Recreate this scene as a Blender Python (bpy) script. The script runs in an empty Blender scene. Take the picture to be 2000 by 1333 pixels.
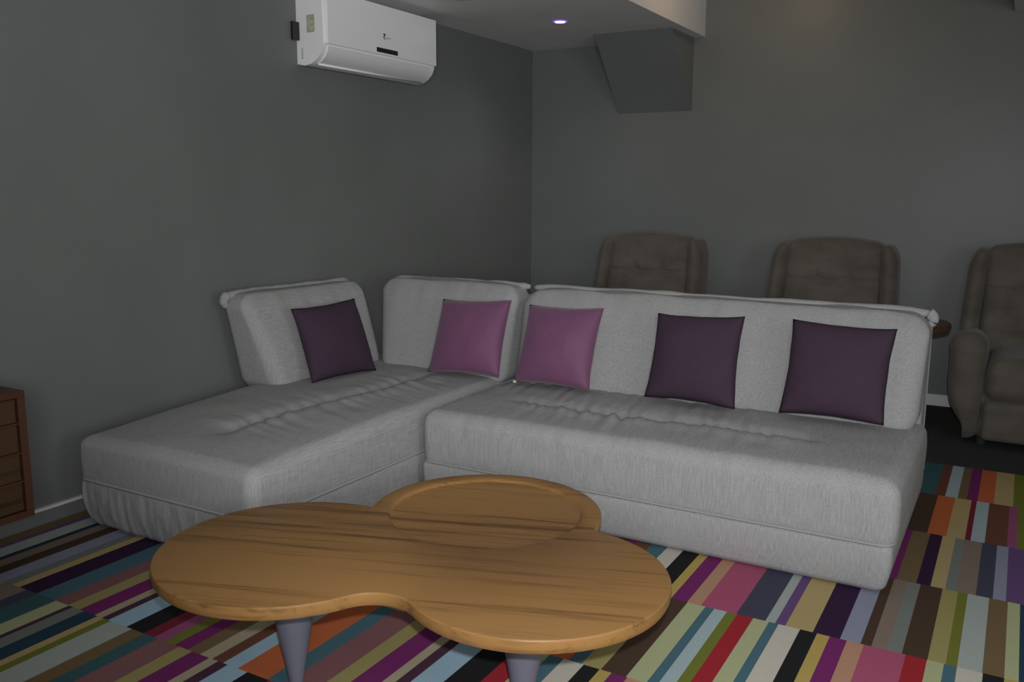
import bpy, math, random
from mathutils import Vector, noise, Matrix
R = math.radians
D = bpy.data
SC = bpy.context.scene
COL = SC.collection

# ------------------------------------------------------------------ camera, light, exposure
cam = D.cameras.new('camera'); cam_o = D.objects.new('camera', cam); COL.objects.link(cam_o)
cam.sensor_width = 36.0; cam.lens = 1735.6 / 2000 * 36.0; cam.clip_start = .05
YAW, PITCH, ROLL, CAMH = R(29.754), R(9.658), R(-.267), 1.33
fwd = Vector((-math.sin(YAW) * math.cos(PITCH), math.cos(YAW) * math.cos(PITCH), -math.sin(PITCH)))
rgt = Vector((math.cos(YAW), math.sin(YAW), 0)); upv = rgt.cross(fwd)
c_, s_ = math.cos(-ROLL), math.sin(-ROLL)
rg2 = rgt * c_ + upv * s_; up2 = -rgt * s_ + upv * c_
M = Matrix((rg2, up2, -fwd)).transposed().to_4x4(); M.translation = (0, 0, CAMH)
cam_o.matrix_world = M
SC.camera = cam_o
SC.view_settings.view_transform = 'Standard'; SC.view_settings.look = 'None'
SC.view_settings.exposure = 0.0; SC.view_settings.gamma = 1.0
SC.view_settings.use_curve_mapping = False
w = D.worlds.new('world'); SC.world = w; w.use_nodes = True
w.node_tree.nodes['Background'].inputs[0].default_value = (.6, .65, .7, 1)
w.node_tree.nodes['Background'].inputs[1].default_value = .02

def lamp(name, kind, loc, energy, color=(1, 1, 1), target=None, **kw):
    l = D.lights.new(name, kind); l.energy = energy; l.color = color
    for k, v in kw.items(): setattr(l, k, v)
    o = D.objects.new(name, l); COL.objects.link(o); o.location = loc
    if target is not None:
        o.rotation_euler = (Vector(target) - Vector(loc)).to_track_quat('-Z', 'Y').to_euler()
    return o
# the photographer's flash, a hand above the lens
flash_at = Vector((0, 0, CAMH)) + rgt * .02 + upv * .10 - fwd * .02
lamp('flash', 'SPOT', flash_at, 210, (.955, .975, 1.0), flash_at + fwd * 3 + rgt * .53 - upv * .72,
     spot_size=R(81), spot_blend=1.0, shadow_soft_size=.02)
# unseen fills added behind and right of the photographer, standing in for the room's light
lamp('room_fill', 'AREA', (2.3, -.6, 1.3), 16, (1.0, .985, .96), (-3, 3.5, 1.6), shape='RECTANGLE', size=1.4, size_y=1.2)
lamp('side_fill', 'AREA', (2.4, 1.2, 1.3), 26, (.96, .99, 1.0), (-3, 2.6, 1.6), shape='RECTANGLE', size=1.2, size_y=1.2)  # added side fill for the left wall, no known source
# added unseen fill, brightens the left wall, air conditioner and lowered ceiling
lamp('upward_fill', 'AREA', (.4, -.6, 1.5), 22, (.98, .99, 1.0), (-3.2, 3.8, 2.9), shape='RECTANGLE', size=.8, size_y=.8, spread=R(90))
# ceiling lamps
lamp('downlight_lamp', 'SPOT', (-2.592, 5.112, 2.33), 7, (.97, .95, 1.0), (-2.592, 5.112, 0), spot_size=R(150), spot_blend=1, shadow_soft_size=.03)
lamp('tray_lamp', 'POINT', (-1.45, 5.2, 2.66), 3.0, (1, .66, .34), shadow_soft_size=.05)

# ------------------------------------------------------------------ materials
def lin(c): return tuple((x / 255 / 12.92 if x / 255 <= .04045 else ((x / 255 + .055) / 1.055) ** 2.4) for x in c)
def mat(name, col, rough=.6, spec=.4, sheen=0, metal=0, emit=None, estr=0):
    m = D.materials.new(name); m.use_nodes = True; b = m.node_tree.nodes['Principled BSDF']
    b.inputs['Base Color'].default_value = (*col, 1); b.inputs['Roughness'].default_value = rough
    b.inputs['Specular IOR Level'].default_value = spec; b.inputs['Metallic'].default_value = metal
    b.inputs['Sheen Weight'].default_value = sheen; b.inputs['Sheen Roughness'].default_value = .5
    if emit: b.inputs['Emission Color'].default_value = (*emit, 1); b.inputs['Emission Strength'].default_value = estr
    return m
def nd(m, t, **kw):
    n = m.node_tree.nodes.new(t)
    for k, v in kw.items():
        if k[0] == '_': setattr(n, k[1:], v)
        else: n.inputs[k.replace('_', ' ')].default_value = v
    return n
def lk(m, a, ao, b, bi): m.node_tree.links.new(a.outputs[ao], b.inputs[bi])
def noisy(m, scales, amt=.2, bump=.2, dist=.002, nscale=1.0, detail=3):
    """multiply the base colour with stretched noise and bump with it"""
    b = m.node_tree.nodes['Principled BSDF']; col = tuple(b.inputs['Base Color'].default_value)
    tc = nd(m, 'ShaderNodeTexCoord'); prev = None
    for sc in scales:
        mp = nd(m, 'ShaderNodeMapping', Scale=sc); lk(m, tc, 'Object', mp, 'Vector')
        n = nd(m, 'ShaderNodeTexNoise', Scale=nscale, Detail=detail); lk(m, mp, 0, n, 'Vector')
        if prev is None: prev = (n, 0)
        else:
            a = nd(m, 'ShaderNodeMath', _operation='ADD'); lk(m, prev[0], prev[1], a, 0); lk(m, n, 0, a, 1)
            h = nd(m, 'ShaderNodeMath', _operation='MULTIPLY'); lk(m, a, 0, h, 0); h.inputs[1].default_value = .5
            prev = (h, 0)
    r = nd(m, 'ShaderNodeMapRange'); lk(m, prev[0], prev[1], r, 0)
    r.inputs[1].default_value = .3; r.inputs[2].default_value = .7
    r.inputs[3].default_value = 1 - amt; r.inputs[4].default_value = 1 + amt
    v = nd(m, 'ShaderNodeVectorMath', _operation='SCALE'); v.inputs[0].default_value = col[:3]; lk(m, r, 0, v, 'Scale')
    lk(m, v, 0, b, 'Base Color')
    if bump:
        bp = nd(m, 'ShaderNodeBump', Strength=bump, Distance=dist); lk(m, prev[0], prev[1], bp, 'Height'); lk(m, bp, 0, b, 'Normal')
    return m
wall_m = noisy(mat('wall_paint', (.162, .173, .166), .42, .35), [(1, 1, 1)], .05, .12, .002, 2.2)
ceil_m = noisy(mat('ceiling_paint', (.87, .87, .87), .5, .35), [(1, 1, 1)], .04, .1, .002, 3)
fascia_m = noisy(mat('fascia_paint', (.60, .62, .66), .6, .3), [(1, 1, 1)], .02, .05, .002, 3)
floor_m = noisy(mat('dark_carpet', (.052, .052, .053), .95, .1), [(1, 1, 1)], .35, .6, .004, 260)
base_white = mat('baseboard_white', (.72, .71, .72), .4)
base_grey = mat('baseboard_grey', (.17, .175, .18), .45)
fab_m = noisy(mat('grey_fabric', (.335, .333, .331), .9, .10), [(300, 300, 14), (300, 14, 300)], .22, .3, .0010, 1.0, 1)
fab_d = noisy(mat('grey_fabric_piping', (.325, .325, .328), .9, .12), [(300, 300, 300)], .12, .3, .001)
pil_dark = noisy(mat('dark_purple_cloth', (.052, .031, .050), .8, .2), [(300, 300, 300)], .15, .3, .001)
pil_plum = noisy(mat('plum_cloth', (.165, .064, .132), .62, .3, .2), [(300, 300, 300)], .10, .25, .001)
velvet = noisy(mat('brown_velvet', (.110, .095, .080), .85, .15, .15), [(9, 9, 9), (4, 4, 14)], .25, .15, .004, 1.0, 3)
plastic = mat('white_plastic', (.93, .92, .92), .25, .5)
plastic2 = mat('white_plastic_flap', (.82, .82, .83), .3, .5)
black_m = mat('black_plastic', (.012, .012, .018), .35, .5)
leg_m = mat('slate_blue_leg', (.13, .135, .175), .4, .4)
blackmetal = mat('dark_metal', (.03, .03, .03), .4, .5)
sticker_m = noisy(mat('sticker_paper', (.50, .50, .38), .6), [(60, 60, 60)], .25, 0)
lens_m = mat('lamp_lens', (1, 1, 1), .3, emit=(.93, .90, 1.0), estr=14)
fringe_violet = mat('lamp_fringe_glow', (.35, .25, .8), .3, emit=(.20, .06, .80), estr=1.6)  # violet fringe of the overexposed lamp, put into the trim's colour and glow
panel_m = mat('lamp_off_glass', (.78, .82, .8), .3)

def wood(name, c1, c2, ang, rough=.32, scale=1.0, zax=False):
    m = mat(name, c1, rough, .28); b = m.node_tree.nodes['Principled BSDF']
    tc = nd(m, 'ShaderNodeTexCoord')
    mp0 = nd(m, 'ShaderNodeMapping'); mp0.inputs['Rotation'].default_value = (0, 0, -ang); lk(m, tc, 'Object', mp0, 'Vector')
    def layer(sc, ns, det, dis=0.0):
        mp = nd(m, 'ShaderNodeMapping', Scale=sc); lk(m, mp0, 0, mp, 'Vector')
        n = nd(m, 'ShaderNodeTexNoise', Scale=ns, Detail=det, Distortion=dis); lk(m, mp, 0, n, 'Vector'); return n
    a = layer((1.1 * scale, 30 * scale, 30 * scale), 1.0, 6, .25)      # broad figure
    f = layer((5 * scale, 120 * scale, 120 * scale), 1.0, 3, .4)            # fine pores
    p = layer((.25, 9, 9), 1.0, 0)                                      # boards
    mx = nd(m, 'ShaderNodeMath', _operation='MULTIPLY_ADD'); lk(m, a, 0, mx, 0); mx.inputs[1].default_value = 1.0
    f2 = nd(m, 'ShaderNodeMath', _operation='MULTIPLY'); lk(m, f, 0, f2, 0); f2.inputs[1].default_value = .55; lk(m, f2, 0, mx, 2)
    m2 = nd(m, 'ShaderNodeMath', _operation='MULTIPLY_ADD'); lk(m, p, 0, m2, 0); m2.inputs[1].default_value = .45; lk(m, mx, 0, m2, 2)
    cr = nd(m, 'ShaderNodeValToRGB'); lk(m, m2, 0, cr, 0)
    e = cr.color_ramp.elements; e[0].position = .72; e[0].color = (*c2, 1); e[1].position = 1.22 / 1.0 if False else 1.0
    e[1].color = (*c1, 1)
    mid = cr.color_ramp.elements.new(.86); mid.color = (*[(x * .6 + y * .4) for x, y in zip(c1, c2)], 1)
    lk(m, cr, 0, b, 'Base Color')
    bp = nd(m, 'ShaderNodeBump', Strength=.15, Distance=.0006); lk(m, f, 0, bp, 'Height'); lk(m, bp, 0, b, 'Normal')
    return m
oak = wood('oak_wood', (.27, .142, .047), (.120, .058, .018), R(19), .38)
walnut = wood('brown_wood', (.070, .038, .016), (.040, .021, .009), R(90), .45)
walnut2 = wood('brown_wood_frame', (.080, .034, .019), (.050, .022, .012), R(90), .45)

# ------------------------------------------------------------------ helpers
def mk(name, vs, fs, m, parent=None, smooth=True, mats=None, mi=None):
    me = D.meshes.new(name); me.from_pydata([tuple(v) for v in vs], [], fs); me.update()
    o = D.objects.new(name, me); COL.objects.link(o)
    for x in (mats or [m]): me.materials.append(x)
    if mi:
        for p, i in zip(me.polygons, mi): p.material_index = i
    if smooth:
        for p in me.polygons: p.use_smooth = True
    if parent: o.parent = parent
    return o
def thing(name, label, cat, loc=(0, 0, 0), group=None, rz=0):
    o = D.objects.new(name, None); COL.objects.link(o); o.location = loc; o.rotation_euler = (0, 0, rz)
    o.empty_display_size = .1
    tag(o, label, cat, group); return o
def tag(o, label, cat, group=None):
    o['label'] = label; o['category'] = cat
    if group: o['group'] = group
    return o
def struct(o): o['kind'] = 'structure'; return o
def boxv(x0, x1, y0, y1, z0, z1):
    vs = [(x, y, z) for x in (x0, x1) for y in (y0, y1) for z in (z0, z1)]
    fs = [(0, 1, 3, 2), (4, 6, 7, 5), (0, 4, 5, 1), (2, 3, 7, 6), (0, 2, 6, 4), (1, 5, 7, 3)]
    return vs, fs
def box(name, x0, x1, y0, y1, z0, z1, m, parent=None, bev=0):
    vs, fs = boxv(x0, x1, y0, y1, z0, z1); o = mk(name, vs, fs, m, parent, smooth=False)
    if bev:
        b = o.modifiers.new('bevel', 'BEVEL'); b.width = bev; b.segments = 3
    return o
def rbox(name, x0, x1, y0, y1, z0, z1, r, m, parent=None, step=.03, deform=None, cs=5):
    """rounded box whose surface is a fine grid, bent by deform(v, u) with u in -1..1"""
    lo = (x0, y0, z0); hi = (x1, y1, z1); h = [(b - a) / 2 for a, b in zip(lo, hi)]; c = [(a + b) / 2 for a, b in zip(lo, hi)]
    r = min(r, min(h) * .98); ax = []
    for k in range(3):
        n = max(2, int(round((2 * h[k] - 2 * r) / step)))
        L = [-h[k] + r * (1 - math.tan((1 - i / cs) * math.pi / 4)) for i in range(cs)]
        L += [-h[k] + r + (2 * h[k] - 2 * r) * i / n for i in range(n)]
        L += [h[k] - r + r * math.tan(i / cs * math.pi / 4) for i in range(cs + 1)]
        ax.append(L)
    idx = {}; vs = []
    def vert(key):
        if key in idx: return idx[key]
        p = [ax[k][key[k]] for k in range(3)]
        q = [max(-(h[k] - r), min(h[k] - r, p[k])) for k in range(3)]
        dlt = Vector([p[k] - q[k] for k in range(3)])
        if dlt.length > 0: dlt = dlt.normalized() * r
        v = Vector(q) + dlt; u = Vector([v[k] / h[k] for k in range(3)])
        v += Vector(c)
        if deform: v = deform(v, u)
        idx[key] = len(vs); vs.append(v); return idx[key]
    fs = []
    for k in range(3):
        a, b = (k + 1) % 3, (k + 2) % 3
        for side in (0, len(ax[k]) - 1):
            for i in range(len(ax[a]) - 1):
                for j in range(len(ax[b]) - 1):
                    q = []
                    for di, dj in ((0, 0), (1, 0), (1, 1), (0, 1)):
                        key = [0, 0, 0]; key[k] = side; key[a] = i + di; key[b] = j + dj; q.append(vert(tuple(key)))
                    if side == 0: q.reverse()
                    fs.append(tuple(q))
    return mk(name, vs, fs, m, parent)
def tube(name, pts, rad, m, parent=None, n=10, closed=False):
    pts = [Vector(p) for p in pts]; vs = []; fs = []; N = len(pts)
    for i, p in enumerate(pts):
        a = pts[(i - 1) % N] if (closed or i > 0) else p; b = pts[(i + 1) % N] if (closed or i < N - 1) else p
        t = (b - a).normalized(); ref = Vector((0, 0, 1)) if abs(t.z) < .9 else Vector((1, 0, 0))
        s = t.cross(ref).normalized(); q = s.cross(t)
        rr = rad(i / (N - 1)) if callable(rad) else rad
        for k in range(n):
            an = 2 * math.pi * k / n; vs.append(p + (s * math.cos(an) + q * math.sin(an)) * rr)
    for i in range(N if closed else N - 1):
        for k in range(n):
            j = (i + 1) % N
            fs.append((i * n + k, i * n + (k + 1) % n, j * n + (k + 1) % n, j * n + k))
    if not closed:
        fs.append(tuple(range(n))[::-1]); fs.append(tuple((N - 1) * n + k for k in range(n)))
    return mk(name, vs, fs, m, parent)
def lathe(name, prof, c, m, parent=None, n=48, smooth=True):
    vs = []; fs = []
    for r, z in prof:
        for k in range(n):
            a = 2 * math.pi * k / n; vs.append((c[0] + r * math.cos(a), c[1] + r * math.sin(a), c[2] + z))
    for i in range(len(prof) - 1):
        for k in range(n): fs.append((i * n + k, i * n + (k + 1) % n, (i + 1) * n + (k + 1) % n, (i + 1) * n + k))
    fs.append(tuple(range(n))[::-1]); fs.append(tuple((len(prof) - 1) * n + k for k in range(n)))
    o = mk(name, vs, fs, m, parent, smooth); 
    if smooth: o.data.set_sharp_from_angle(angle=R(40))
    return o
def nz(x, y, z, s=1.0, seed=0.0): return noise.noise(Vector((x * s + seed, y * s + seed * 1.7, z * s - seed)))
def sstep(a, b, x):
    t = max(0, min(1, (x - a) / (b - a))); return t * t * (3 - 2 * t)

# ------------------------------------------------------------------ room shell
XL, YB, ZS, ZT = -3.305, 6.077, 2.355, 2.75
XR, YF = 2.6, -1.8
XF, XF2 = -1.984, -.155
struct(box('floor', XL - .12, XR + .12, YF - .12, YB + .12, -.12, 0, floor_m))
struct(box('wall_left', XL - .12, XL, YF, YB, 0, ZT, wall_m))
struct(box('wall_back', XL - .12, XR + .12, YB, YB + .12, 0, ZT, wall_m))
struct(box('wall_right', XR, XR + .12, YF, YB, 0, ZT, wall_m))
struct(box('wall_front', XL - .12, XR + .12, YF - .12, YF, 0, ZT, wall_m))
struct(box('ceiling', XL - .12, XR + .12, YF - .12, YB + .12, ZT, ZT + .12, ceil_m))
# dropped ceilings either side of the raised tray, cream upright faces
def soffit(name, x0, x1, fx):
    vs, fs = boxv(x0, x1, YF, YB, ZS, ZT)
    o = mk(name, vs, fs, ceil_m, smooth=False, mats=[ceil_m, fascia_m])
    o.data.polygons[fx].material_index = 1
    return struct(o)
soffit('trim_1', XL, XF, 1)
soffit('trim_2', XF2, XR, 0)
# sloping boxed-in wedge under the soffit
wx0, wx1, wy, wz = -2.600, -2.058, 5.63, 1.872
vs = [(wx0, YB, ZS), (wx1, YB, ZS), (wx1, wy, ZS), (wx0, wy, ZS), (wx0, YB, wz), (wx1, YB, wz)]
struct(mk('trim_3', vs, [(0, 3, 2, 1), (3, 4, 5, 2), (0, 4, 3), (1, 2, 5), (0, 1, 5, 4)], wall_m, smooth=False))
# baseboards
struct(box('baseboard_back', XL + .02, XR, YB - .014, YB, 0, .072, base_white, bev=.002))
vs, fs = boxv(XL, XL + .012, YF, YB - .02, 0, .062)
v2, f2 = boxv(XL, XL + .017, YF, YB - .02, .062, .072)
struct(mk('baseboard_left', vs + v2, fs + [tuple(i + 8 for i in f) for f in f2], None, smooth=False,
          mats=[base_grey, base_white], mi=[0] * 6 + [1] * 6))

# ------------------------------------------------------------------ striped rug
PAL = dict(white=(.62, .58, .50), black=(.022, .023, .023), yellow=(.52, .39, .13), purple=(.20, .035, .15),
           tan=(.52, .30, .20), pink=(.44, .11, .19), slate=(.075, .075, .115), paleblue=(.42, .47, .44),
           violet=(.16, .09, .22), sand=(.50, .39, .19), aubergine=(.045, .022, .055), lavender=(.31, .32, .42),
           brown=(.085, .055, .038), taupe=(.26, .205, .165), grey=(.22, .24, .22), green=(.47, .50, .29),
           teal=(.085, .17, .21), sky=(.42, .52, .54), olive=(.19, .21, .045), red=(.38, .035, .045),
           orange=(.55, .155, .065), mauve=(.26, .125, .13), khaki=(.38, .33, .14), cream=(.46, .41, .28),
           plum=(.085, .04, .065), blue=(.38, .55, .66), maroon=(.20, .03, .05), navy=(.035, .05, .085),
           rust=(.17, .075, .05), bronze=(.20, .14, .075), inkblue=(.03, .065, .10), petrol=(.06, .13, .14), plumred=(.32, .10, .20))
for _k, _c in PAL.items():
    _g = .3 * _c[0] + .55 * _c[1] + .15 * _c[2]
    PAL[_k] = tuple(max(.004, _g + (v - _g) * 1.04) for v in _c)
# each row: start x, then (colour, end x)
ROWS = {
 'A': (-.42, [('petrol', -.240), ('rust', -.200), ('sky', -.151), ('bronze', -.115), ('purple', -.073), ('orange', -.011), ('sand', .062), ('olive', .125), ('pink', .2)]),
 'B': (-.34, [('brown', -.227), ('orange', -.159), ('sand', -.095), ('maroon', -.075), ('sky', -.027), ('rust', .048), ('plumred', .080), ('olive', .125), ('sky', .19)]),
 'C': (-.31, [('purple', -.278), ('bronze', -.215), ('aubergine', -.171), ('sand', -.126), ('grey', -.094), ('taupe', -.034), ('slate', .016), ('lavender', .054), ('violet', .106), ('khaki', .16)]),
 'D': (-1.12, [('teal', -1.058), ('white', -.997), ('black', -.935), ('yellow', -.902), ('purple', -.847), ('tan', -.801), ('pink', -.686), ('slate', -.594), ('paleblue', -.564), ('violet', -.533), ('sand', -.451), ('aubergine', -.372), ('lavender', -.314), ('brown', -.284), ('taupe', -.241), ('grey', -.201), ('brown', -.133), ('khaki', -.086), ('olive', -.057), ('paleblue', .006), ('bronze', .060), ('green', .095), ('inkblue', .16)]),
 'E': (-3.30, [('bronze', -3.221), ('violet', -3.194), ('paleblue', -3.117), ('navy', -3.090), ('taupe', -3.02), ('red', -2.9), ('sand', -2.75), ('teal', -2.6), ('khaki', -2.48), ('plum', -2.40), ('sky', -2.30), ('olive', -2.2), ('black', -2.1), ('cream', -2.0), ('mauve', -1.86), ('teal', -1.7), ('sand', -1.6), ('purple', -1.5), ('paleblue', -1.4), ('rust', -1.3), ('khaki', -1.18), ('slate', -1.08), ('orange', -1.02), ('teal', -.980), ('khaki', -.920), ('brown', -.845), ('green', -.785), ('teal', -.756), ('sky', -.715), ('olive', -.682), ('red', -.631), ('green', -.582), ('teal', -.553), ('white', -.488), ('black', -.438), ('yellow', -.401), ('purple', -.352), ('tan', -.304), ('pink', -.190), ('red', -.134), ('green', -.090), ('teal', -.057), ('white', .008), ('black', .060), ('yellow', .10), ('purple', .15)]),
 'F': (-3.30, [('bronze', -3.221), ('violet', -3.194), ('paleblue', -3.117), ('navy', -3.090), ('taupe', -3.035), ('brown', -2.978), ('lavender', -2.906), ('grey', -2.86), ('sand', -2.82), ('aubergine', -2.725), ('teal', -2.633), ('mauve', -2.56), ('khaki', -2.50), ('purple', -2.426), ('cream', -2.39), ('plum', -2.36), ('blue', -2.274), ('black', -2.195), ('maroon', -2.147), ('plumred', -2.100), ('olive', -2.058), ('purple', -2.004), ('bronze', -1.951), ('cream', -1.901), ('rust', -1.857), ('blue', -1.799), ('orange', -1.688), ('teal', -1.631), ('mauve', -1.538), ('khaki', -1.482), ('purple', -1.409), ('cream', -1.377), ('plum', -1.342), ('blue', -1.264), ('black', -1.178), ('red', -1.12), ('green', -1.08), ('teal', -1.035), ('white', -.972), ('black', -.923), ('yellow', -.887), ('purple', -.84), ('tan', -.79), ('pink', -.68)]),
 'G': (-3.30, [('paleblue', -3.20), ('sand', -3.10), ('violet', -2.98), ('khaki', -2.90), ('taupe', -2.780), ('slate', -2.722), ('petrol', -2.622), ('green', -2.554), ('plum', -2.534), ('grey', -2.478), ('inkblue', -2.411), ('sand', -2.380), ('olive', -2.348), ('paleblue', -2.248), ('bronze', -2.190), ('petrol', -2.131), ('mauve', -2.037), ('khaki', -1.983), ('purple', -1.912), ('cream', -1.876), ('plum', -1.838), ('blue', -1.761), ('black', -1.68), ('red', -1.63)]),
}
YR = [4.71, 4.199, 3.69, 3.172, 2.638, 2.118, 1.612, 1.10, .59, .08, -.43]
def build_rug():
    rnd = random.Random(5); vs = []; fs = []; cols = []
    xa, xb = XL + .022, 1.9; keys = [k for k in PAL]
    zt = .008
    for i, nm in enumerate('ABCDEFGHIJ'):
        y1, y0 = YR[i], YR[i + 1]
        x0, seq = ROWS.get(nm, (-1.0, [('teal', -.94)]))
        cells = []; x = x0; last = None
        for cn, xe in seq: cells.append((x, xe, cn)); x = xe
        while x < xb:
            cn = rnd.choice(keys); wd = rnd.choice((.03, .045, .055, .07, .095))
            if cn == cells[-1][2]: continue
            cells.append((x, x + wd, cn)); x += wd
        x = x0
        while x > xa:
            cn = rnd.choice(keys); wd = rnd.choice((.03, .045, .055, .07, .095))
            if cn == cells[0][2]: continue
            cells.insert(0, (x - wd, x, cn)); x -= wd
        for a, b, cn in cells:
            a, b = max(a, xa), min(b, xb)
            if b - a < .002: continue
            n = len(vs); vs += [(a, y0, zt), (b, y0, zt), (b, y1, zt), (a, y1, zt)]; fs.append((n, n + 1, n + 2, n + 3)); cols.append(PAL[cn])
    # edge skirt
    n = len(vs); vs += [(x, y, z) for z in (0, zt) for x, y in ((xa, YR[-1]), (xb, YR[-1]), (xb, YR[0]), (xa, YR[0]))]
    for k in range(4): fs.append((n + k, n + (k + 1) % 4, n + 4 + (k + 1) % 4, n + 4 + k)); cols.append((.05, .04, .04))
    m = mat('rug_wool', (.5, .5, .5), .95, .04); b = m.node_tree.nodes['Principled BSDF']
    at = nd(m, 'ShaderNodeAttribute', _attribute_name='stripe'); tc = nd(m, 'ShaderNodeTexCoord')
    mp = nd(m, 'ShaderNodeMapping', Scale=(220, 520, 1)); lk(m, tc, 'Object', mp, 'Vector')
    no = nd(m, 'ShaderNodeTexNoise', Scale=1, Detail=2); lk(m, mp, 0, no, 'Vector')
    r = nd(m, 'ShaderNodeMapRange'); lk(m, no, 0, r, 0); r.inputs[1].default_value = .3; r.inputs[2].default_value = .7; r.inputs[3].default_value = .70; r.inputs[4].default_value = .90
    v = nd(m, 'ShaderNodeVectorMath', _operation='SCALE'); lk(m, at, 'Color', v, 0); lk(m, r, 0, v, 'Scale'); lk(m, v, 0, b, 'Base Color')
    bp = nd(m, 'ShaderNodeBump', Strength=.4, Distance=.002); lk(m, no, 0, bp, 'Height'); lk(m, bp, 0, b, 'Normal')
    o = mk('rug', vs, fs, m, smooth=False)
    ca = o.data.color_attributes.new('stripe', 'FLOAT_COLOR', 'CORNER')
    for p, c in zip(o.data.polygons, cols):
        for li in p.loop_indices: ca.data[li].color = (*c, 1)
    tag(o, 'large rug with rows of multicoloured stripes under the sofa and coffee table', 'rug')
build_rug()

# ------------------------------------------------------------------ sofas
SEAT = .415
def base_def(cx, cy, hx, hy, zt, tap=.028, gather=0, seed=0):
    def f(v, u):
        t = 1 - min(1, max(0, v.z / zt)); s = t * t
        bulge = .006 * math.sin(math.pi * min(1, max(0, v.z / zt)))
        v.x += (-u.x) * (tap * s) + u.x * bulge; v.y += (-u.y) * (tap * s) + u.y * bulge
        if gather:
            g = gather * sstep(0, .5, t + .15)
            n = math.sin(v.x * 150 + 3 * nz(v.x, 0, v.z, 9, seed)) * .5 + nz(v.x, v.y, v.z * .3, 30, seed)
            v.y += g * n * abs(u.y); v.x += g * n * .5 * abs(u.x) * math.sin(v.y * 120 + 4 * nz(v.y, 0, v.z, 8, seed))
        return v
    return f
def long_seat_def(v, u):
    z0, z1 = .19, SEAT
    top = sstep(.2, 1, u.z)
    # plump middle, sagging to the edges
    v.z += top * (.012 * (1 - u.y ** 4) * (1 - u.x ** 6) - .008)
    # pulled seam along the seat with ripples running across it
    e = sstep(-1.98, -1.70, v.x) * (1 - sstep(-.78, -.52, v.x))
    yf = 3.335 + .035 * nz(v.x, 0, 0, 2.5, 4)
    dy = v.y - yf
    v.z -= top * e * .020 * math.exp(-(dy / (.022 if dy < 0 else .055)) ** 2)
    v.z += top * e * .006 * math.exp(-((dy + .075) / .05) ** 2)
    xs = v.x + dy * .22
    rip = nz(xs, v.y * .09, 0, 26, 2) * 1.2 + nz(xs, v.y * .12, 3, 47, 8) * .6
    v.z += top * e * .0135 * rip * math.exp(-((dy + .01) / .19) ** 2)
    far = sstep(.0, .3, dy) * (1 - sstep(-1.1, -.7, v.x))
    v.z += top * .008 * far * nz(xs, v.y * .1, 5, 30, 5)
    v.z += top * .005 * nz(v.x, v.y, 0, 5, 7)
    # front face : faint vertical puckers, full belly
    fr = sstep(.6, 1, -u.y)
    v.y -= fr * .010 * (1 - u.z ** 2)
    v.y += fr * .0055 * nz(v.x, 0, v.z * .3, 26, 9) * (.4 + .6 * max(0, u.z))
    v.x += sstep(.7, 1, u.x) * .012 * (1 - u.z ** 2)
    return v
def chaise_seat_def(v, u):
    top = sstep(.2, 1, u.z)
    v.z += top * (.014 * (1 - u.x ** 4) * (1 - u.y ** 8) - .022 * sstep(.2, 1, -u.y) - .012 * sstep(0, 1, -u.x) * sstep(-.2, 1, -u.y))
    e = sstep(2.28, 2.42, v.y) * (1 - sstep(3.45, 3.62, v.y))
    xf = -2.615 + .10 * sstep(2.3, 3.4, v.y) + .015 * nz(0, v.y, 0, 3, 4)
    dx = v.x - xf
    v.z -= top * e * .018 * math.exp(-(dx / (.05 if dx < 0 else .022)) ** 2)
    v.z += top * e * .006 * math.exp(-((dx - .07) / .05) ** 2)
    ys_ = v.y + dx * .2
    rip = nz(v.x * .09, ys_, 0, 26, 12) * 1.2 + nz(v.x * .12, ys_, 3, 47, 18) * .6
    v.z += top * e * .010 * rip * math.exp(-((dx - .03) / .19) ** 2)
    # hollow tufted point near the chaise front
    v.z -= top * .010 * math.exp(-(((v.x + 2.66) / .10) ** 2 + ((v.y - 2.36) / .08) ** 2))
    v.z += top * .004 * nz(v.x, v.y, 0, 5, 17)
    v.y -= sstep(.6, 1, -u.y) * .010 * (1 - u.z ** 2)
    v.x += sstep(.7, 1, u.x) * .006 * (1 - u.z ** 2)
    return v
def back_def(axis, front_lean, flare0, flare1, seed, zb, zt, sgn=1, tscale=1.0, sagends=0.0):
    """axis: 'x' = the back runs along x and leans to +y ; 'y' = runs along y, leans to -x"""
    def f(v, u):
        h = (v.z - zb) / (zt - zb); hh = min(1, max(0, h))
        s, d = (u.x, u.y) if axis == 'x' else (u.y, -u.x)
        fr = sstep(1, -1, d) if False else (1 - d) / 2          # 1 on the front face
        lean = front_lean * hh * fr
        belly = -.022 * fr * (1 - s ** 4) * math.sin(math.pi * min(1, hh * 1.05)) * (1 if d < 0 else .0)
        wr = .0075 * nz(v.x if axis == 'x' else v.y, v.z * .25, 0, 20, seed) * fr * (.3 + 1.2 * sstep(.55, 1, hh))
        off = lean + belly + wr
        fl = (flare1 * max(0, s) - flare0 * max(0, -s)) * hh
        v.z += sstep(.4, 1, u.z) * (.010 * nz(v.x + v.y, 0, 0, 5, seed) - .018 * (s ** 8))
        if axis == 'x': v.y += off; v.x += fl
        else: v.x -= off; v.y += fl
        return v
    return f
def ring(x0, x1, y0, y1, z, r=.04, zf=None):
    pts = []
    for cx, cy, a0 in ((x1 - r, y0 + r, -90), (x1 - r, y1 - r, 0), (x0 + r, y1 - r, 90), (x0 + r, y0 + r, 180)):
        for k in range(5):
            a = R(a0 + k * 22.5); pts.append((cx + r * math.cos(a), cy + r * math.sin(a), z))
    return pts
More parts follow.
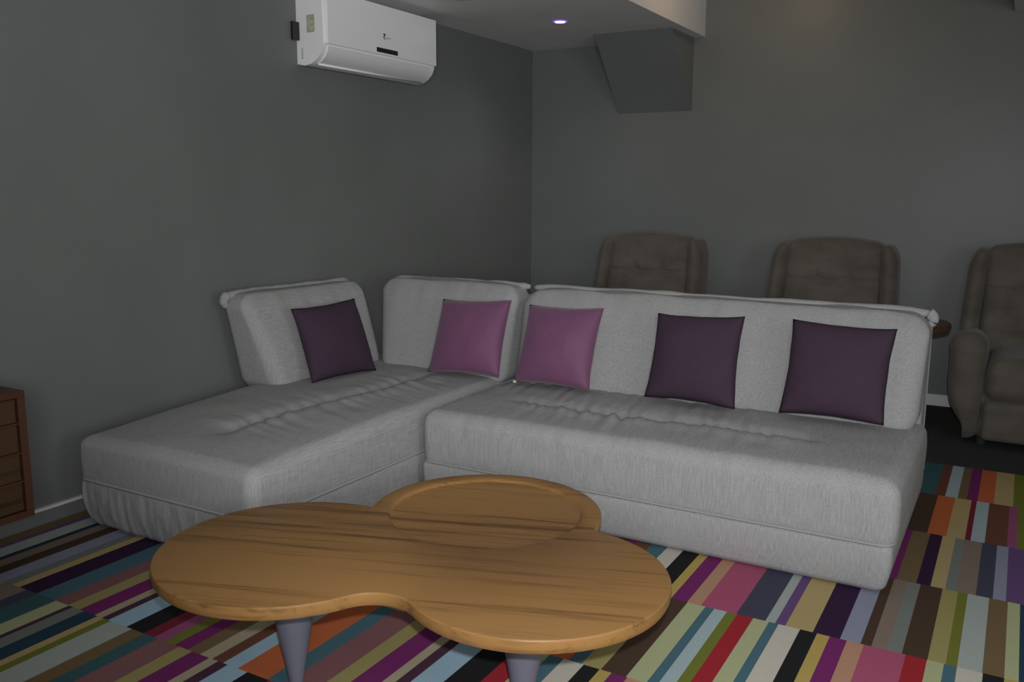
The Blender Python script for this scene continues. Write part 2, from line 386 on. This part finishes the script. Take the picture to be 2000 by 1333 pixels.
def dense(pts, n=14, closed=True):
    out = []; N = len(pts)
    for i in range(N if closed else N - 1):
        a, b = Vector(pts[i]), Vector(pts[(i + 1) % N]); k = max(1, int((b - a).length / .04))
        for j in range(k): out.append(a.lerp(b, j / k))
    if not closed: out.append(Vector(pts[-1]))
    return out

sofa = thing('sofa', 'long pale grey sofa section with a full-width back, three cushions leaning on it', 'sofa', (-1.2, 3.5, 0))
def sub(o, root): o.parent = root; o.matrix_parent_inverse = Matrix.Translation(-Vector(root.location)); return o
sub(rbox('base', -2.158, -.283, 2.992, 4.04, .0085, .192, .03, fab_m, None, .03, base_def(0, 0, 0, 0, .19, .024)), sofa)
sub(rbox('seat_cushion', -2.158, -.280, 2.992, 3.95, .150, SEAT, .055, fab_m, None, .016, long_seat_def, 6), sofa)
sub(tube('piping', dense(ring(-2.155, -.279, 2.987, 4.04, .188, .05)), .0042, fab_d, n=8, closed=True), sofa)
b3 = sub(rbox('backrest', -2.115, -.300, 3.67, 4.02, .37, .850, .085, fab_m, None, .025,
              back_def('x', .19, .03, .012, 3, .40, .85), 6), sofa)
sub(rbox('back_panel', -2.12, -.296, 3.86, 4.05, .03, .80, .035, fab_m, None, .04, None, 4), sofa)
sub(tube('side_piping', [(-.302, 4.030, .80 - .62 * i / 30) for i in range(31)], .009, fab_d, n=8), sofa)
def roll(x0, x1, y, z, r, seed, axis='x'):
    pts = []; n = 90
    for i in range(n + 1):
        t = i / n; s = x0 + (x1 - x0) * t
        w = .006 * nz(s, 0, 0, 9, seed); dz = .006 * nz(s, 1, 0, 6, seed)
        pts.append((s, y + w, z + dz) if axis == 'x' else (y + w, s, z + dz))
    return tube('back_roll', pts, lambda t: r * (1 + .18 * nz(t * 14, 0, 0, 1, seed)) * (.55 + .45 * min(1, min(t, 1 - t) * 25)), fab_m, n=12)
sub(roll(-2.145, -.302, 3.990, .836, .024, 2), sofa)
# curled end of the roll at the sofa's right end
def curl(c, r0, turns, rad, axis, sgn, root):
    pts = []
    for i in range(26):
        t = i / 25; a = R(80) - t * turns * 2 * math.pi; rr = r0 * (1 - .55 * t)
        dx = sgn * rr * math.cos(a); dz = rr * math.sin(a)
        pts.append((c[0] + (dx if axis == 'x' else 0), c[1] + (dx if axis == 'y' else 0), c[2] + dz))
    return sub(tube('roll_end', pts, lambda t: rad * (1 - .35 * t), fab_m, n=10), root)
curl((-.312, 3.985, .808), .028, .45, .026, 'x', 1, sofa)

chaise = thing('chaise_longue', 'pale grey chaise section of the corner sofa, against the left wall', 'sofa', (-2.66, 3.0, 0))
sub(rbox('base', -3.134, -2.186, 2.066, 4.04, .0085, .215, .03, fab_m, None, .016, base_def(0, 0, 0, 0, .21, .028, .006, 3)), chaise)
sub(rbox('seat_cushion', -3.14, -2.186, 2.066, 3.98, .170, SEAT - .005, .05, fab_m, None, .016, chaise_seat_def, 6), chaise)
sub(tube('piping', dense(ring(-3.138, -2.182, 2.060, 4.04, .210, .05)), .0055, fab_d, n=8, closed=True), chaise)
# back against the left wall
sub(rbox('backrest', -3.245, -2.955, 2.99, 3.79, .37, .845, .07, fab_m, None, .022,
         back_def('y', .14, .085, .0, 11, .40, .845), 6), chaise)
sub(roll(2.915, 3.79, -3.215, .832, .024, 6, 'y'), chaise)
curl((-3.210, 2.928, .804), .030, .45, .025, 'y', -1, chaise)
# back across its far end
sub(rbox('backrest', -2.925, -2.160, 3.67, 4.02, .37, .855, .07, fab_m, None, .022,
         back_def('x', .19, .12, -.02, 23, .40, .855), 6), chaise)
sub(roll(-3.03, -2.175, 3.995, .840, .019, 9), chaise)
sub(rbox('back_panel', -2.93, -2.165, 3.95, 4.06, .10, .80, .04, fab_m, None, .04, None, 4), chaise)

# ------------------------------------------------------------------ cushions
def pillow(corners, T, m, label, seed, group=None, pinch=.055):
    tl, tr, br, bl = [Vector(c) for c in corners]; cen = (tl + tr + br + bl) / 4
    nrm = (tr - tl).cross(bl - tl).normalized()
    if nrm.dot(Vector((0, 0, CAMH)) - cen) < 0: nrm.negate()
    n = 30; vs = []; fs = []; idx = {}
    def P(i, j, side):
        u = -1 + 2 * i / n; v = -1 + 2 * j / n
        edge = i in (0, n) or j in (0, n)
        key = (i, j, 0 if edge else side)
        if key in idx: return idx[key]
        uu = u * (1 - pinch * (1 - v * v) * abs(u) ** 3); vv = v * (1 - pinch * (1 - u * u) * abs(v) ** 3)
        uu += .012 * nz(v * 2, 0, 0, 1.3, seed) * abs(u) ** 2; vv += .012 * nz(u * 2, 3, 0, 1.3, seed) * abs(v) ** 2
        a, b = (uu + 1) / 2, (vv + 1) / 2
        p = tl.lerp(tr, a).lerp(bl.lerp(br, a), b)
        t = T * (max(0, (1 - u ** 2) * (1 - v ** 2))) ** .5
        t *= 1 + .10 * nz(u * 1.5, v * 1.5, 0, 1, seed)
        t += .0018 * nz(u * 7, v * 7, 0, 1, seed) * (1 - max(abs(u), abs(v)) ** 6)
        p = p + nrm * (t * side * (1 if side > 0 else .75))
        idx[key] = len(vs); vs.append(p - cen); return idx[key]
    for side in (1, -1):
        for i in range(n):
            for j in range(n):
                q = [P(i, j, side), P(i + 1, j, side), P(i + 1, j + 1, side), P(i, j + 1, side)]
                fs.append(tuple(q if side < 0 else q[::-1]))
    o = mk('throw_pillow', vs, fs, m); o.location = cen
    return tag(o, label, 'cushion', group)
G = 'purple cushions along the sofa'
pillow([(-2.972, 3.093, .770), (-2.910, 3.482, .787), (-2.777, 3.479, .428), (-2.846, 3.082, .427)], .075, pil_dark,
       'dark purple cushion leaning in the corner back nearest the left wall', 1, G)
pillow([(-2.512, 3.695, .786), (-2.118, 3.703, .806), (-2.108, 3.567, .448), (-2.519, 3.56, .434)], .075, pil_plum,
       'bright plum cushion at the far end of the chaise, left of the back joint', 2, G)
p3 = pillow([(-2.016, 3.697, .791), (-1.632, 3.701, .80), (-1.636, 3.561, .436), (-2.028, 3.564, .44)], .078, pil_plum,
       'bright plum cushion at the left end of the long sofa, right of the back joint', 3, G)
tg = box('care_tag', -2.026, -2.010, 3.556, 3.558, .436, .446, base_white, None); tg.parent = p3; tg.matrix_parent_inverse = Matrix.Translation(-p3.location)
tg['label'] = 'tiny white care tag'
pillow([(-1.372, 3.699, .796), (-.988, 3.704, .81), (-.974, 3.563, .439), (-1.374, 3.565, .444)], .075, pil_dark,
       'dark purple cushion in the middle of the long sofa', 4, G)
pillow([(-.791, 3.706, .814), (-.393, 3.702, .804), (-.401, 3.567, .447), (-.798, 3.567, .448)], .075, pil_dark,
       'dark purple cushion at the right-hand end of the long sofa', 5, G)

# ------------------------------------------------------------------ coffee table (three joined circles)
ZTB = .385; TH = .038
cA, rA = Vector((-1.628, 1.663)), .353; cB, rB = Vector((-.985, 1.846)), .336; cC, rC = Vector((-1.324, 2.163)), .345
rCi = .292
def isect(c0, r0, c1, r1, pick):
    d = c1 - c0; L = d.length; a = (r0 * r0 - r1 * r1 + L * L) / (2 * L); hh = math.sqrt(max(0, r0 * r0 - a * a))
    m_ = c0 + d * (a / L); pr = Vector((-d.y, d.x)) / L
    c = [m_ + pr * hh, m_ - pr * hh]; return max(c, key=pick)
def arc(c, r, p, q, n, ccw=True):
    a0 = math.atan2(p.y - c.y, p.x - c.x); a1 = math.atan2(q.y - c.y, q.x - c.x)
    if ccw and a1 <= a0: a1 += 2 * math.pi
    if not ccw and a1 >= a0: a1 -= 2 * math.pi
    return [c + Vector((math.cos(a0 + (a1 - a0) * i / n), math.sin(a0 + (a1 - a0) * i / n))) * r for i in range(n + 1)]
def outline():
    rf = .11                                    # fillet between the two front circles
    f = isect(cA, rA + rf, cB, rB + rf, lambda p: -p.y)
    fa = cA + (f - cA).normalized() * rA; fb = cB + (f - cB).normalized() * rB
    ac = isect(cA, rA, cC, rC, lambda p: p.y - p.x); bc = isect(cB, rB, cC, rC, lambda p: p.x + p.y)
    pts = arc(cB, rB, fb, bc, 60) [:-1] + arc(cC, rC, bc, ac, 60)[:-1] + arc(cA, rA, ac, fa, 70)[:-1] + arc(f, rf, fa, fb, 18, False)[:-1]
    return pts
def tabletop():
    pts = outline(); N = len(pts)
    nrm = []
    for i in range(N):
        t = (pts[(i + 1) % N] - pts[(i - 1) % N]).normalized(); nrm.append(Vector((t.y, -t.x)))
    vs = []; fs = []
    prof = [(.0075, 0.0), (.003, -.0012), (.0006, -.0045), (0, -.009), (0, -.020), (.001, -.028), (.004, -.034), (.012, -.038)]
    for ins, dz in prof:
        for p, n_ in zip(pts, nrm): vs.append((p.x - n_.x * ins, p.y - n_.y * ins, ZTB + dz))
    for k in range(len(prof) - 1):
        for i in range(N):
            j = (i + 1) % N; fs.append((k * N + i, (k + 1) * N + i, (k + 1) * N + j, k * N + j))
    # recess ring: rim, sloping wall, floor
    M2 = 96; rings = [(rCi, 0), (rCi - .004, -.002), (rCi - .010, -.008), (rCi - .016, -.0095)]; base = len(vs)
    for r_, dz in rings:
        for k in range(M2):
            a = 2 * math.pi * k / M2; vs.append((cC.x + r_ * math.cos(a), cC.y + r_ * math.sin(a), ZTB + dz))
    for q in range(len(rings) - 1):
        for k in range(M2):
            j = (k + 1) % M2; fs.append((base + q * M2 + k, base + q * M2 + j, base + (q + 1) * M2 + j, base + (q + 1) * M2 + k))
    fs.append(tuple(base + (len(rings) - 1) * M2 + k for k in range(M2)))
    fs.append(tuple((len(prof) - 1) * N + i for i in range(N))[::-1])
    # top face with the round hole: triangulated fill
    import bmesh
    bm = bmesh.new(); bv = [bm.verts.new(v) for v in vs]
    for f in fs: bm.faces.new([bv[i] for i in f])
    bm.edges.ensure_lookup_table(); bnd = [e for e in bm.edges if len(e.link_faces) == 1]
    bmesh.ops.triangle_fill(bm, edges=bnd, use_beauty=True, normal=(0, 0, 1))
    bmesh.ops.recalc_face_normals(bm, faces=bm.faces)
    me = D.meshes.new('tabletop'); bm.to_mesh(me); bm.free(); me.materials.append(oak)
    for p in me.polygons: p.use_smooth = True
    me.set_sharp_from_angle(angle=R(28))
    o = D.objects.new('tabletop', me); COL.objects.link(o); return o
ct = thing('coffee_table', 'low oak coffee table of three merged circles, the far one a sunken tray', 'table', (-1.3, 1.85, 0))
sub(tabletop(), ct)
for c in ((-1.598, 1.632), (-1.000, 1.815), (-1.324, 2.20)):
    lg = lathe('leg', [(.014, .008), (.018, .010), (.0235, .05), (.034, .11), (.046, .18), (.060, .26), (.072, .335), (.074, ZTB - TH)], (c[0], c[1], 0), leg_m, None, 40)
    sub(lg, ct)
ct['category'] = 'table'

# ------------------------------------------------------------------ dresser at the left edge
dr = thing('dresser', 'low brown wooden dresser with stacked drawers standing against the left wall', 'dresser', (-3.08, 1.0, 0))
dx0, dx1, dy0, dy1, dz0, dz1 = XL + .02, -2.86, .25, 1.712, .222, .660
def dpart(name, *a, m=walnut2, bev=.002): return sub(box(name, *a, m, None, bev), dr)
dpart('top_panel', dx0, dx1, dy0, dy1, dz1 - .022, dz1)
dpart('bottom_panel', dx0, dx1, dy0, dy1, dz0, dz0 + .022)
dpart('side_panel', dx0, dx1, dy1 - .026, dy1, dz0 + .022, dz1 - .022)
dpart('side_panel', dx0, dx1, dy0, dy0 + .026, dz0 + .022, dz1 - .022)
dpart('back_panel', dx0, dx0 + .012, dy0 + .026, dy1 - .026, dz0 + .022, dz1 - .022)
zs = [dz0 + .022, .349, .448, .550, dz1 - .022]
for (ya, yb) in ((dy0 + .026, .965), (.985, dy1 - .026)):
    for k in range(4):
        z0, z1 = zs[k], zs[k + 1]
        d = dpart('drawer', dx0 + .03, dx1 - .010, ya + .004, yb - .004, z0 + .004, z1 - .004, m=walnut)
        if k < 3:
            rail = dpart('rail', dx1 - .04, dx1 - .003, ya, yb, z1 - .003, z1 + .003)
dpart('divider', dx0 + .02, dx1 - .003, .965, .985, dz0 + .022, dz1 - .022)
for ly in (.40, 1.50):
    for lx in (-3.22, -2.95):
        sub(lathe('leg', [(.012, 0), (.014, .003), (.022, .2), (.022, dz0 - .008)], (lx, ly, .008), walnut2, None, 20), dr)

# ------------------------------------------------------------------ air conditioner
ac = thing('air_conditioner', 'white split air conditioner mounted high on the left wall', 'air conditioner', (XL, 4.05, 1.95))
ay0, ay1 = 3.555, 4.530
prof = [(0, 1.960), (0, 2.30), (.02, 2.312), (.15, 2.312), (.170, 2.30), (.174, 2.052), (.172, 2.035), (.158, 2.005), (.130, 1.977), (.095, 1.958), (.05, 1.950)]
def extr(name, prof, y0, y1, m, ny=2, sharp=35):
    vs = []; fs = []; n = len(prof); ys_ = [y0 + (y1 - y0) * i / (ny - 1) for i in range(ny)]
    for y in ys_:
        for p in prof: vs.append((XL + p[0], y, p[1]))
    for q in range(ny - 1):
        for i in range(n):
            j = (i + 1) % n; fs.append((q * n + i, q * n + j, (q + 1) * n + j, (q + 1) * n + i))
    fs.append(tuple(range(n))[::-1]); fs.append(tuple((ny - 1) * n + i for i in range(n)))
    o = mk(name, vs, fs, m); o.data.set_sharp_from_angle(angle=R(sharp)); return o
sub(extr('body', prof, ay0, ay1, plastic), ac)
# front panel, slightly proud, ending above the flap
fp = box('front_panel', XL + .172, XL + .192, ay0 + .015, ay1 - .002, 2.052, 2.312, plastic, None, .004); sub(fp, ac)
# swinging flap: a curved strip proud of the body
fl_in = [(.172, 2.043), (.168, 2.024), (.152, 1.998), (.126, 1.975), (.100, 1.962)]
fl = [(a + .007, b - .002) for a, b in fl_in] + [(a - .004, b + .003) for a, b in fl_in[::-1]]
sub(extr('air_flap', fl, ay0 + .035, ay1 - .045, plastic2), ac)
sub(tube('flap_lip', [(XL + .108, ay0 + .035, 1.958), (XL + .108, ay1 - .045, 1.958)], .005, plastic, n=8), ac)
sub(box('display', XL + .192, XL + .1935, 3.962, 4.148, 2.063, 2.087, black_m, None, .0005), ac)
# emblem: dark zigzag, small red stroke, fine grey word line
xe = XL + .193
eb = []
def bar(y0, z0, y1, z1, w_):
    d = Vector((y1 - y0, z1 - z0)); n_ = Vector((-d.y, d.x)).normalized() * w_ / 2; k = len(eb)
    q = [(y0 + n_.x, z0 + n_.y), (y1 + n_.x, z1 + n_.y), (y1 - n_.x, z1 - n_.y), (y0 - n_.x, z0 - n_.y)]
    return [(xe - .001, a, b) for a, b in q] + [(xe + .0004, a, b) for a, b in q]
def bars(name, L, m, lab):
    vs = []; fs = []
    for l in L:
        k = len(vs); vs += bar(*l); fs += [tuple(k + i for i in f) for f in ((4, 5, 6, 7), (3, 2, 1, 0), (0, 1, 5, 4), (1, 2, 6, 5), (2, 3, 7, 6), (3, 0, 4, 7))]
    o = sub(mk(name, vs, fs, m, smooth=False), ac); o['label'] = lab
ez = 2.148; ey = 4.030
bars('emblem', [(ey - .008, ez + .014, ey + .010, ez + .012, .006), (ey + .008, ez + .012, ey - .006, ez - .002, .006), (ey - .008, ez - .004, ey + .004, ez - .006, .004)], mat('emblem_dark', (.03, .03, .06), .4), 'small dark emblem on the front panel')
bars('emblem_stroke', [(ey + .000, ez - .010, ey + .012, ez - .013, .004)], mat('emblem_red', (.35, .03, .04), .4), 'small red stroke below the dark emblem')
bars('emblem_lettering', [(ey + .016 + i * .007, ez - .003, ey + .020 + i * .007, ez - .003, .005) for i in range(6)], mat('emblem_grey', (.28, .27, .28), .4), 'fine pale grey lettering beside the emblem')
o = sub(box('energy_sticker', XL + .070, XL + .122, ay0 - .0015, ay0 + .001, 2.110, 2.195, sticker_m), ac); o['label'] = 'yellowish sticker on the end panel'
for k in range(5):
    sub(box('side_vent', XL + .030, XL + .040, ay0 - .001, ay0 + .004, 1.985 + k * .011, 1.990 + k * .011, mat('vent_shadow', (.25, .25, .26), .5) if k == 0 else D.materials['vent_shadow']), ac)
jb = box('junction_box', XL, XL + .02, 3.512, 3.60, 2.075, 2.165, black_m, None, .003)
tag(jb, 'small black box on the left wall at the near end of the air conditioner', 'wall box')

# ------------------------------------------------------------------ ceiling fittings
dl = thing('ceiling_downlight', 'small round lit downlight with a violet glare fringe painted on its rim in the lowered ceiling', 'ceiling light', (-2.592, 5.112, ZS))
sub(lathe('trim_ring', [(.030, 0), (.043, 0), (.042, -.004), (.031, -.005)], (-2.592, 5.112, ZS), fringe_violet, None, 40), dl)
sub(lathe('lens', [(.001, -.001), (.031, -.001), (.031, -.0055), (.001, -.006)], (-2.592, 5.112, ZS), lens_m, None, 40), dl)
cl = thing('ceiling_lamp', 'pale round unlit ceiling fitting at the top edge of the photo', 'ceiling light', (-2.72, 4.19, ZS))
sub(lathe('diffuser', [(.085, 0), (.085, -.006), (.07, -.012), (.001, -.014)], (-2.72, 4.19, ZS), panel_m, None, 40), cl)
sub(lathe('frame', [(.085, 0), (.10, 0), (.098, -.008), (.086, -.009)], (-2.72, 4.19, ZS), plastic, None, 40), cl)

# ------------------------------------------------------------------ recliners
def recliner(x, y, label, group):
    t = thing('recliner', label, 'armchair', (x, y, 0), group)
    # local coords: x across, y 0 at the front, + towards the wall
    def P(name, *a, **k):
        o = rbox(name, *a, **k); o.parent = t; return o
    P('body', -.30, .30, .06, .70, .05, .30, .04, velvet, step=.05)
    for k_ in (-1, 1):
        def arm_def(v, u, s=k_):
            h = v.z
            n = 1 - sstep(.03, .42, h)
            if u.x * s > 0: v.x -= s * .10 * n * n * abs(u.x)
            v.y += .03 * sstep(.35, .6, h) * max(0, -u.y) + .05 * (1 - sstep(.03, .2, h)) * max(0, -u.y)
            v.z += -.075 * sstep(-.6, 1, u.y) * sstep(.3, .6, h)
            return v + Vector((nz(v.x, v.y, v.z, 9, x) * .006,) * 3)
        a0, a1 = (.225, .405) if k_ > 0 else (-.405, -.225)
        P('arm', a0, a1, 0, .74, .02, .605, .085, velvet, step=.03, deform=arm_def)
    P('seat_cushion', -.222, .222, -.01, .56, .25, .47, .07, velvet, step=.03,
      deform=lambda v, u: v + Vector((0, 0, .02 * (1 - u.x ** 2) * max(0, u.z))))
    P('footrest', -.222, .222, .0, .06, .045, .255, .028, velvet, step=.03)
    lean = .24
    def bk(v, u):
        v.y += lean * (v.z - .42); 
        v.y -= .02 * (1 - u.x ** 2) * max(0, -u.y)
        return v
    P('backrest', -.288, .288, .508, .70, .42, .83, .045, velvet, step=.03, deform=lambda v, u: bk(v + Vector((0, -.012 * max(0, -u.y) * math.cos(u.z * 1.5) + .004 * nz(v.x, v.y, v.z, 14, x), 0)), u))
    def hd(v, u):
        v.z += .030 * (1 - u.x ** 2) * max(0, u.z)
        # two soft tufts at the seam
        for tx in (-.09, .10):
            v.y += .024 * math.exp(-(((v.x - tx) / .03) ** 2 + ((v.z - .795) / .05) ** 2)) * max(0, -u.y)
        return bk(v, u)
    P('headrest', -.292, .292, .497, .70, .765, 1.018, .060, velvet, step=.02, deform=hd)
    for k_ in (-1, 1):
        def wg(v, u, s=k_):
            v.x -= s * .030 * sstep(.90, 1.02, v.z) * (.4 + .6 * max(0, u.x * s))
            v.x += s * .018 * (1 - sstep(.55, 1.0, v.z))
            return bk(v + Vector((0, .004 * nz(v.x, v.y, v.z, 12, x), 0)), u)
        a0, a1 = (.275, .372) if k_ > 0 else (-.372, -.275)
        P('wing', a0, a1, .486, .70, .45, 1.010, .047, velvet, step=.025, deform=wg)
    for fx in (-.22, .22):
        for fy in (.12, .6):
            o = lathe('foot', [(.025, 0), (.028, .01), (.028, .06)], (fx, fy, 0), blackmetal, None, 16); o.parent = t
    return t
RG = 'brown recliners along the back wall'
recliner(-2.215, 5.13, 'brown velvet recliner nearest the room corner, below the wedge', RG)
recliner(-1.010, 5.13, 'brown velvet recliner behind the middle of the sofa, second from the corner', RG)
recliner(.115, 5.13, 'brown velvet recliner at the right edge, its arm and seat showing', RG)

# round side table between the second and third recliner
st = thing('side_table', 'round brown wooden side table behind the right end of the sofa', 'table', (-.508, 4.87, 0))
sub(lathe('table_top', [(.001, .642), (.215, .642), (.232, .649), (.238, .662), (.236, .677), (.228, .685), (.001, .685)], (-.508, 4.87, 0), wood('side_table_wood', (.065, .036, .018), (.035, .02, .011), 0, .4), None, 64), st)
sub(lathe('pedestal', [(.02, .02), (.028, .03), (.022, .3), (.03, .642)], (-.508, 4.87, 0), blackmetal, None, 24), st)
sub(lathe('foot_plate', [(.15, .0), (.15, .008), (.14, .014), (.02, .022)], (-.508, 4.87, 0), blackmetal, None, 48), st)
